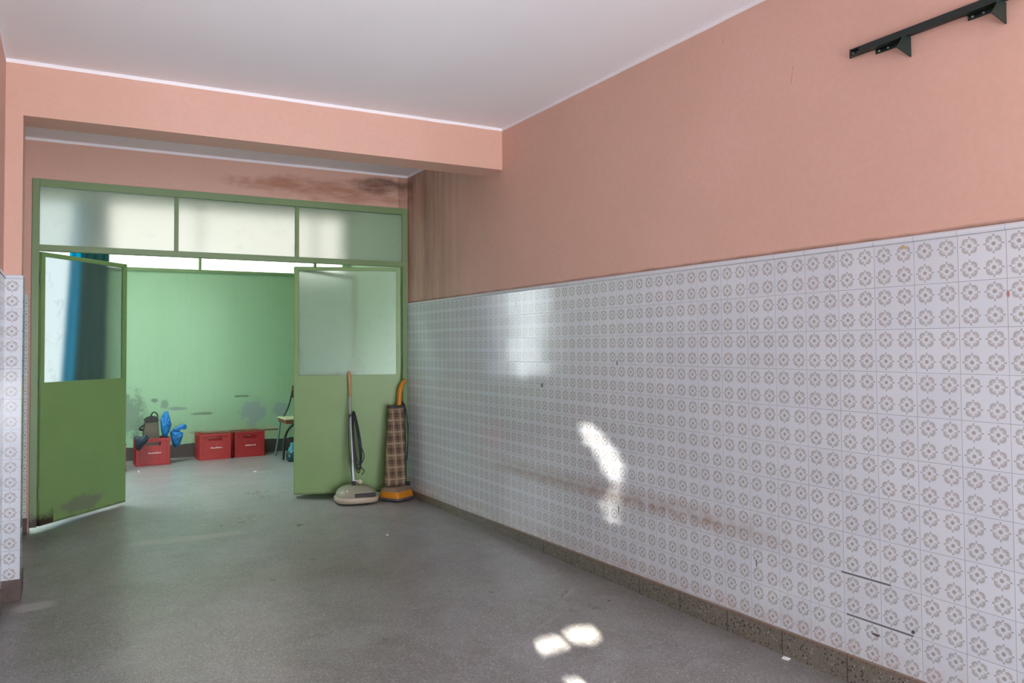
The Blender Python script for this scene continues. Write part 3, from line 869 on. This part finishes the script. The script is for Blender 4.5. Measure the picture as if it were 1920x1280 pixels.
bm = bmesh.new(); puff(bm, [(1.045, .335), (1.06, .362), (1.11, .385), (1.160, .415), (1.19, .41), (1.205, .372), (1.19, .35), (1.165, .365), (1.10, .325), (1.05, .315)], 9.235, .05, .005, 6)
link('gathered_rim', bm, BLUE, pb, smooth=0)
bm = bmesh.new(); puff(bm, [(.655, .30), (.668, .335), (.72, .32), (.775, .335), (.80, .30), (.775, .255), (.74, .215), (.70, .17), (.672, .19), (.66, .25)], 9.030, .07, .005, 9)
tag(link('cloth_bag', bm, NAVY, smooth=0), 'dark blue cloth bag hanging over the left front corner of a red crate', 'bag')

# ------------------------------------------------------------------ chair at the right
ch = empty('chair', (2.36, 8.98, 0)); tag(ch, 'wooden-seated chair with dark green metal legs, half hidden by the right door leaf', 'chair')
DKG = simple('dark_green_metal', srgb(20, 44, 42), .4, .2, .2, 30)
SEATW = simple('seat_wood', srgb(116, 76, 52), .55, 0, .2, 40); SEATT = simple('pale_seat_top', srgb(190, 186, 150), .5, 0, .1, 20)
bm = bmesh.new(); box(bm, -.178, .2, -.19, .19, .436, .452, bev=.006); s = link('seat', bm, SEATT, ch)
bm = bmesh.new(); box(bm, -.170, .19, -.182, .182, .394, .436, bev=.004); link('seat_frame', bm, SEATW, ch)
for sx in (-1, 1):
    bm = bmesh.new(); tube(bm, catmull([(sx*.09-.01*sx, -.17, .39), (sx*.135, -.175, .345), (sx*.172, -.178, .276), (sx*.192, -.18, .16), (sx*.198, -.18, .004)], 6), .014, 10); link('leg', bm, DKG, ch, smooth=60)
    bm = bmesh.new(); tube(bm, [(sx*.15, .17, .40), (sx*.165, .175, .25), (sx*.20, .19, .004)], .011, 10); link('leg', bm, simple('grey_green_metal', srgb(96, 128, 126), .4, .3) if sx < 0 else DKG, ch, smooth=60)
    bm = bmesh.new(); tube(bm, catmull([(sx*.10-.02, .17, .43), (sx*.06+.02, .20, .58), (sx*.03+.05, .24, .80)], 6), .009, 10); link('back_post', bm, DKG, ch, smooth=60)
bm = bmesh.new(); box(bm, -.0, .14, .22, .235, .66, .80, bev=.004); link('backrest', bm, SEATW, ch)
jug = empty('jug', (2.235, 8.66, 0)); tag(jug, 'round dark teal container with a lighter top, on the floor in front of the chair', 'container')
bm = bmesh.new(); lathe(bm, [(.045, 0), (.072, .012), (.082, .05), (.078, .09), (.06, .115)], 28); link('body', bm, simple('dark_teal_plastic', srgb(10, 62, 64), .3, 0, .2), jug, smooth=35)
bm = bmesh.new(); lathe(bm, [(.058, .1155), (.05, .14), (.035, .17), (.033, .20), (.02, .205)], 24); link('top', bm, simple('teal_plastic', srgb(48, 126, 140), .35, 0, .15), jug, smooth=35)

# ------------------------------------------------------------------ floor polisher
CREAM = simple('cream_plastic', srgb(186, 168, 148), .4, 0, .06, 12)
CREAMD = simple('dusty_cream_plastic', srgb(150, 146, 126), .5, 0, .10, 9)
po = empty('floor_polisher', (2.088, 6.112, 0)); tag(po, 'cream floor polisher with long chrome handle leaning on the right door leaf', 'floor polisher')
rzp = Matrix.Rotation(math.radians(-7), 4, 'Z')
def xf(bm, M):
    for v in bm.verts: v.co = M @ v.co
bm = bmesh.new(); loft(bm, [(.010, .150, .122, 0, 0), (.012, .163, .134, 0, 0), (.022, .172, .142, 0, 0), (.042, .174, .144, 0, 0), (.054, .170, .140, 0, 0), (.058, .160, .132, 0, 0)], 48, 3.2); xf(bm, rzp)
link('bumper', bm, CREAM, po, smooth=40)
bm = bmesh.new(); loft(bm, [(.0585, .160, .131, 0, 0), (.080, .158, .128, 0, .002), (.100, .146, .112, 0, .008), (.118, .120, .088, -.004, .014), (.131, .085, .060, -.008, .02), (.137, .045, .035, -.01, .022)], 48, 3.0); xf(bm, rzp)
link('cover', bm, CREAMD, po, smooth=50)
bm = bmesh.new(); box(bm, -.035, .128, -.1335, -.11, .060, .088, bev=.004)
xf(bm, rzp); link('vent_slot', bm, BLACK, po)
bm = bmesh.new(); bmesh.ops.create_uvsphere(bm, u_segments=14, v_segments=10, radius=.010, matrix=Matrix.Translation((-.088, -.085, .106))); xf(bm, rzp)
link('highlight_dot', bm, simple('pale_highlight', srgb(210, 204, 190), .3), po, smooth=0)  # pale bead put on the cover as its highlight
bm = bmesh.new(); box(bm, -.034, -.004, -.006, .026, .132, .170, bev=.004); link('pivot', bm, BLACK, po)
CHROME = simple('chrome', srgb(196, 196, 204), .28, .85, .05, 30)
hp = [(-.016, .010, .160), (-.014, .045, .30), (-.007, .10, .52), (.001, .148, .679), (.014, .200, .835)]
bm = bmesh.new(); tube(bm, catmull(hp, 6), .0095, 14)
tube(bm, [(-.016, .008, .175), (.012, -.004, .165)], .008, 10); link('handle', bm, CHROME, po, smooth=60)
bm = bmesh.new(); bmesh.ops.create_uvsphere(bm, u_segments=18, v_segments=12, radius=.021, matrix=Matrix.Translation((.030, -.01, .163)) @ Matrix.Diagonal((1, 1, .9, 1))); link('knob', bm, simple('ivory_knob', srgb(206, 200, 172), .4), po, smooth=0)
gp = catmull([(.014, .198, .835), (.018, .212, .90), (.022, .226, .95), (.024, .236, .985), (.020, .246, 1.045)], 5)
bm = bmesh.new(); tube(bm, gp, [.011]*8+[.0105]*3+[.013]*3+[.016]*4+[.015, .013, .008], 14); link('grip', bm, simple('tan_grip', srgb(196, 156, 112), .5, 0, .1, 30), po, smooth=60)
rnd = random.Random(4)
bm = bmesh.new()
for k in range(7):
    w0 = rnd.uniform(.016, .036); z1_ = .70+rnd.uniform(-.012, .02); z0_ = rnd.uniform(.215, .30); cx0 = .022+rnd.uniform(-.002, .010); lean = rnd.uniform(.015, .035)
    yy = .128+k*.007
    loop = []
    for j in range(10):
        a = 2*math.pi*j/10; zc_ = (z0_+z1_)/2+(z1_-z0_)/2*math.cos(a); wf = w0*(1.35-(zc_-z0_)/(z1_-z0_)*.85)
        loop.append((cx0+lean*(z1_-zc_)/(z1_-z0_)+wf*math.sin(a), yy-.07*(z1_-zc_)/(z1_-z0_)+rnd.uniform(-.003, .003), zc_))
    tube(bm, catmull(loop, 5, True), .0042, 8, closed=True)
tube(bm, catmull([(.055, .10, .46), (.085, .085, .40), (.095, .08, .345), (.075, .07, .305), (.05, .07, .29), (.075, .07, .255), (.092, .07, .235), (.07, .065, .205)], 6), .004, 8)
tube(bm, catmull([(-.014, .128, .70), (-.03, .10, .5), (-.03, .05, .30), (-.02, .03, .17)], 6), .0042, 8)
tube(bm, catmull([(-.012, .130, .672), (.005, .125, .70), (.03, .13, .715)], 5), .005, 8)
link('power_cord', bm, simple('black_cable', srgb(18, 20, 26), .4), po, smooth=60)

# ------------------------------------------------------------------ upright vacuum
def mat_plaid():
    m, t, b = new_mat('brown_plaid_cloth'); x, y, z = obco(t)
    def st(a, per, lo, hi): f = (a/per).frac(); return f.gt(lo)*f.lt(hi)
    u = x+.004; v = z
    c = mixc(t, noise(t, 70, 3).ramp(.3, .7), srgb(120, 98, 78), srgb(130, 108, 86))
    dk = (st(u, .064, .12, .46)+st(v, .094, .12, .46))*.5
    c = mixc(t, dk, c, srgb(66, 50, 46))
    lt_ = (st(u, .064, .78, .90)+st(v, .094, .80, .90)).sat()
    c = mixc(t, lt_*(noise(t, 60, 2).ramp(.3, .7)*.4+.3), c, srgb(190, 172, 142))
    thin = (st(u, .032, .46, .55)+st(v, .047, .46, .54)).sat()
    c = mixc(t, thin*.4, c, srgb(160, 132, 100))
    setc(t, b, c); b.inputs['Roughness'].default_value = .85; bump(t, b, noise(t, 12, 3), .3, .01); return m
va = empty('vacuum_cleaner', (2.415, 6.07, 0)); tag(va, 'orange upright vacuum cleaner with brown plaid bag in the corner by the tiles', 'vacuum cleaner')
ORANGE = simple('orange_plastic', srgb(202, 126, 26), .42, 0, .12, 14)
rv = Matrix.Rotation(math.radians(31), 4, 'Z')
def vbase(zs):
    bm = bmesh.new(); loft(bm, zs, 44, 6.0); xf(bm, rv); return bm
link('base_plate', vbase([(.006, .112, .100, .0, -.005), (.012, .122, .110, 0, -.005), (.026, .122, .110, 0, -.005), (.028, .118, .106, 0, -.005)]), simple('grey_purple_rubber', srgb(92, 80, 88), .6), va, smooth=35)
link('hood', vbase([(.0285, .116, .104, 0, -.005), (.060, .112, .099, 0, -.003), (.076, .106, .093, 0, .001)]), ORANGE, va, smooth=35)
link('motor_cover', vbase([(.0765, .105, .092, 0, .001), (.088, .100, .087, 0, .004), (.104, .088, .074, 0, .008), (.112, .070, .056, 0, .012)]), simple('brown_grey_plastic', srgb(134, 112, 92), .5, 0, .1), va, smooth=35)
# bag: tapering padded sleeve
bm = bmesh.new(); rows = []
K = 26
for j in range(15):
    k = j/14; z = .120+(.742-.120)*k
    cx_ = (-.014)+(.026-(-.014))*k; hw_ = .0895+(.069-.0895)*k; hd = (.048-.022*k)*(1 if 0 < j < 14 else .75)
    cy_ = -.012+.085*k*.9
    bul = 1+.03*math.sin(k*math.pi*5)
    R = []
    for i in range(K):
        a = 2*math.pi*i/K; c, s = math.cos(a), math.sin(a)
        R.append(bm.verts.new((cx_+hw_*bul*math.copysign(abs(c)**.55, c), cy_+hd*math.copysign(abs(s)**.8, s), z)))
    rows.append(R)
for A, B in zip(rows, rows[1:]):
    for i in range(K): bm.faces.new((A[i], A[(i+1) % K], B[(i+1) % K], B[i]))
bm.faces.new(rows[0][::-1]); bm.faces.new(rows[-1])
link('dust_bag', bm, mat_plaid(), va, smooth=50)
bm = bmesh.new(); box(bm, -.046, .102, .040, .088, .738, .762, bev=.005); link('bag_clip', bm, simple('dark_brown_clip', srgb(40, 28, 26), .5), va)
bm = bmesh.new()
tube(bm, catmull([(.106, .050, .10), (.112, .075, .30), (.113, .10, .55), (.106, .112, .74), (.098, .115, .79)], 6), [.011]*25, 12); link('handle_tube', bm, BLACK, va, smooth=60)
bm = bmesh.new()
hpth = catmull([(.062, .085, .755), (.066, .09, .80), (.074, .098, .86), (.092, .106, .92), (.118, .112, .955), (.134, .113, .968)], 5)
tube(bm, hpth, [.020]*6+[.021]*10+[.018]*5+[.015]*4+[.011], 14); link('handle_grip', bm, ORANGE, va, smooth=60)
bm = bmesh.new()
for k in range(3):
    tube(bm, catmull([(.098, .10, .79), (.122-.002*k, .088, .74-.02*k), (.136+.002*k, .078, .60), (.132, .066, .42+.03*k), (.116, .06, .30), (.118, .085, .45), (.112, .10, .70)], 6), .004, 8)
link('power_cord', bm, BLACK, va, smooth=60)
bm = bmesh.new(); box(bm, .075, .135, .02, .055, .095, .13, bev=.006); link('pivot', bm, BLACK, va)

# ------------------------------------------------------------------ rail on the right wall
IRON = simple('dark_green_black_paint', srgb(26, 36, 34), .4, .1, .15, 30)
IRON2 = simple('bottle_green_paint', srgb(16, 40, 36), .35, .1, .15, 30)
SCREW = simple('bright_screw', srgb(200, 200, 200), .3, .8)
ra = empty('shelf_rail', (XR, 1.0, 2.32)); tag(ra, 'dark green steel rail with two brackets, fixed high on the pink right wall', 'rail')
bm = bmesh.new()
L0, L1 = .0, .926
z0, z1 = -.008, .018
def slot_bar():
    # web against the wall, folded lips top and bottom, notched end
    box(bm, -.004, 0, L0, L1, z0, z1)
    box(bm, -.020, -.004, L0, L1-.012, z1-.004, z1); box(bm, -.020, -.004, L0, L1-.012, z0, z0+.004)
    box(bm, -.020, -.016, L0, L1-.05, z0+.004, z1-.004)
slot_bar(); link('bar', bm, IRON, ra)
def screw(yy, xx, zz, r, parent):
    bm = bmesh.new(); bmesh.ops.create_uvsphere(bm, u_segments=10, v_segments=6, radius=r, matrix=Matrix.Translation((xx, yy, zz)))
    link('screw', bm, SCREW, parent, smooth=0)
for yy in (L1-.018, L1-.036): screw(yy, -.005, .005, .0035, ra)
for (ya, yb) in ((.690, .820), (.378, .491)):
    bm = bmesh.new()
    box(bm, -.034, 0, ya, yb, -.0125, -.0085)                    # shelf plate under the bar
    box(bm, -.004, 0, ya, yb, -.028, -.0125)                     # lip on the wall
    prism(bm, [(-.002, -.080), (-.002, -.0130), (-.040, -.0130), (-.079, -.060)], ya-.004, ya, 'y')   # end gusset
    br = link('bracket', bm, IRON2, ra)
    for yy in (yb-.016, yb-.05): screw(yy, -.005, -.020, .004, br)

# ------------------------------------------------------------------ unseen tube added by the right wall to cast the rail shadow
cl = empty('fill_tube', (2.27, .75, ZC)); tag(cl, 'unseen fluorescent tube added on the ceiling to cast the rail shadow', 'added light')
bm = bmesh.new(); box(bm, -.03, .03, -.45, .45, -.03, 0, bev=.004); link('housing', bm, simple('white_enamel', srgb(225, 225, 225), .4), cl)
bm = bmesh.new(); tube(bm, [(0, -.42, -.05), (0, .42, -.05)], .013, 12); link('light_tube', bm, mat_emit('fill_tube_glow', (1, .97, .92), FILL_TUBE_STRENGTH), cl, smooth=60)
bm = bmesh.new()
box(bm, -.015, .015, -.445, -.42, -.068, -.028); link('tube_holder', bm, simple('grey_holder', srgb(180, 180, 180), .5), cl)
bm = bmesh.new(); box(bm, -.015, .015, .42, .445, -.068, -.028); link('tube_holder', bm, simple('grey_holder', srgb(180, 180, 180), .5), cl)

# ------------------------------------------------------------------ body for the added ceiling fill, out of view
wk = empty('fill_lamp', (WL.x, WL.y, 0)); tag(wk, 'unseen floodlight on a floor stand, added to brighten the ceiling', 'lamp')
q = (WT-WL).to_track_quat('-Z', 'Y').to_matrix().to_4x4(); Mh = Matrix.Translation((0, 0, WL.z)) @ q
bm = bmesh.new(); box(bm, -.09, .09, -.065, .065, .012, .055, bev=.006, M=Mh); link('lamp_head', bm, simple('black_enamel', srgb(30, 30, 32), .5), wk)
bm = bmesh.new(); box(bm, -.085, .085, -.06, .06, .008, .0115, M=Mh); link('lens', bm, simple('pale_lens', srgb(220, 220, 215), .3), wk)
bm = bmesh.new()
tube(bm, [(-.11, -.10, .010), (-.11, .12, .010), (.11, .12, .010), (.11, -.10, .010)], .009, 8)
tube(bm, [(-.11, 0, .010), (-.102, -.005, WL.z-.02)], .008, 8); tube(bm, [(.11, 0, .010), (.102, -.005, WL.z-.02)], .008, 8)
link('floor_stand', bm, simple('yellow_tube', srgb(200, 160, 40), .5), wk)

# ------------------------------------------------------------------ litter on the floor
PAPER = simple('white_scrap', srgb(236, 236, 236), .6)
def scrap(x, y, z, sx, sy, rz, label, fold=.004):
    bm = bmesh.new(); M = Matrix.Translation((x, y, z)) @ Matrix.Rotation(rz, 4, 'Z')
    P = [(-sx, -sy*.6, .0005), (sx*.8, -sy, .0005), (sx, sy*.7, fold), (-sx*.7, sy, fold*.5)]
    lo = [bm.verts.new(M @ Vector((a, b, max(c-.0005, 0)))) for a, b, c in P]; hi = [bm.verts.new(M @ Vector((a, b, c+.0015))) for a, b, c in P]
    bm.faces.new(lo[::-1]); bm.faces.new(hi)
    for i in range(4): bm.faces.new((lo[i], lo[(i+1) % 4], hi[(i+1) % 4], hi[i]))
    tag(link('paper_scrap', bm, PAPER), label, 'scrap', 'white scraps on the floor')
scrap(.675, 8.70, 0, .006, .055, -.05, 'white sliver on the back room floor in front of the leftmost whole crate')
scrap(1.707, 8.11, 0, .012, .02, .3, 'white fleck on the back room floor in front of the rightmost crate')
scrap(1.903, 4.944, 0, .007, .009, .3, 'tiny white fleck on the near room floor, in front of the polisher')
scrap(2.545, 2.235, 0, .014, .016, .6, 'shiny white chip on the floor against the terrazzo skirting')
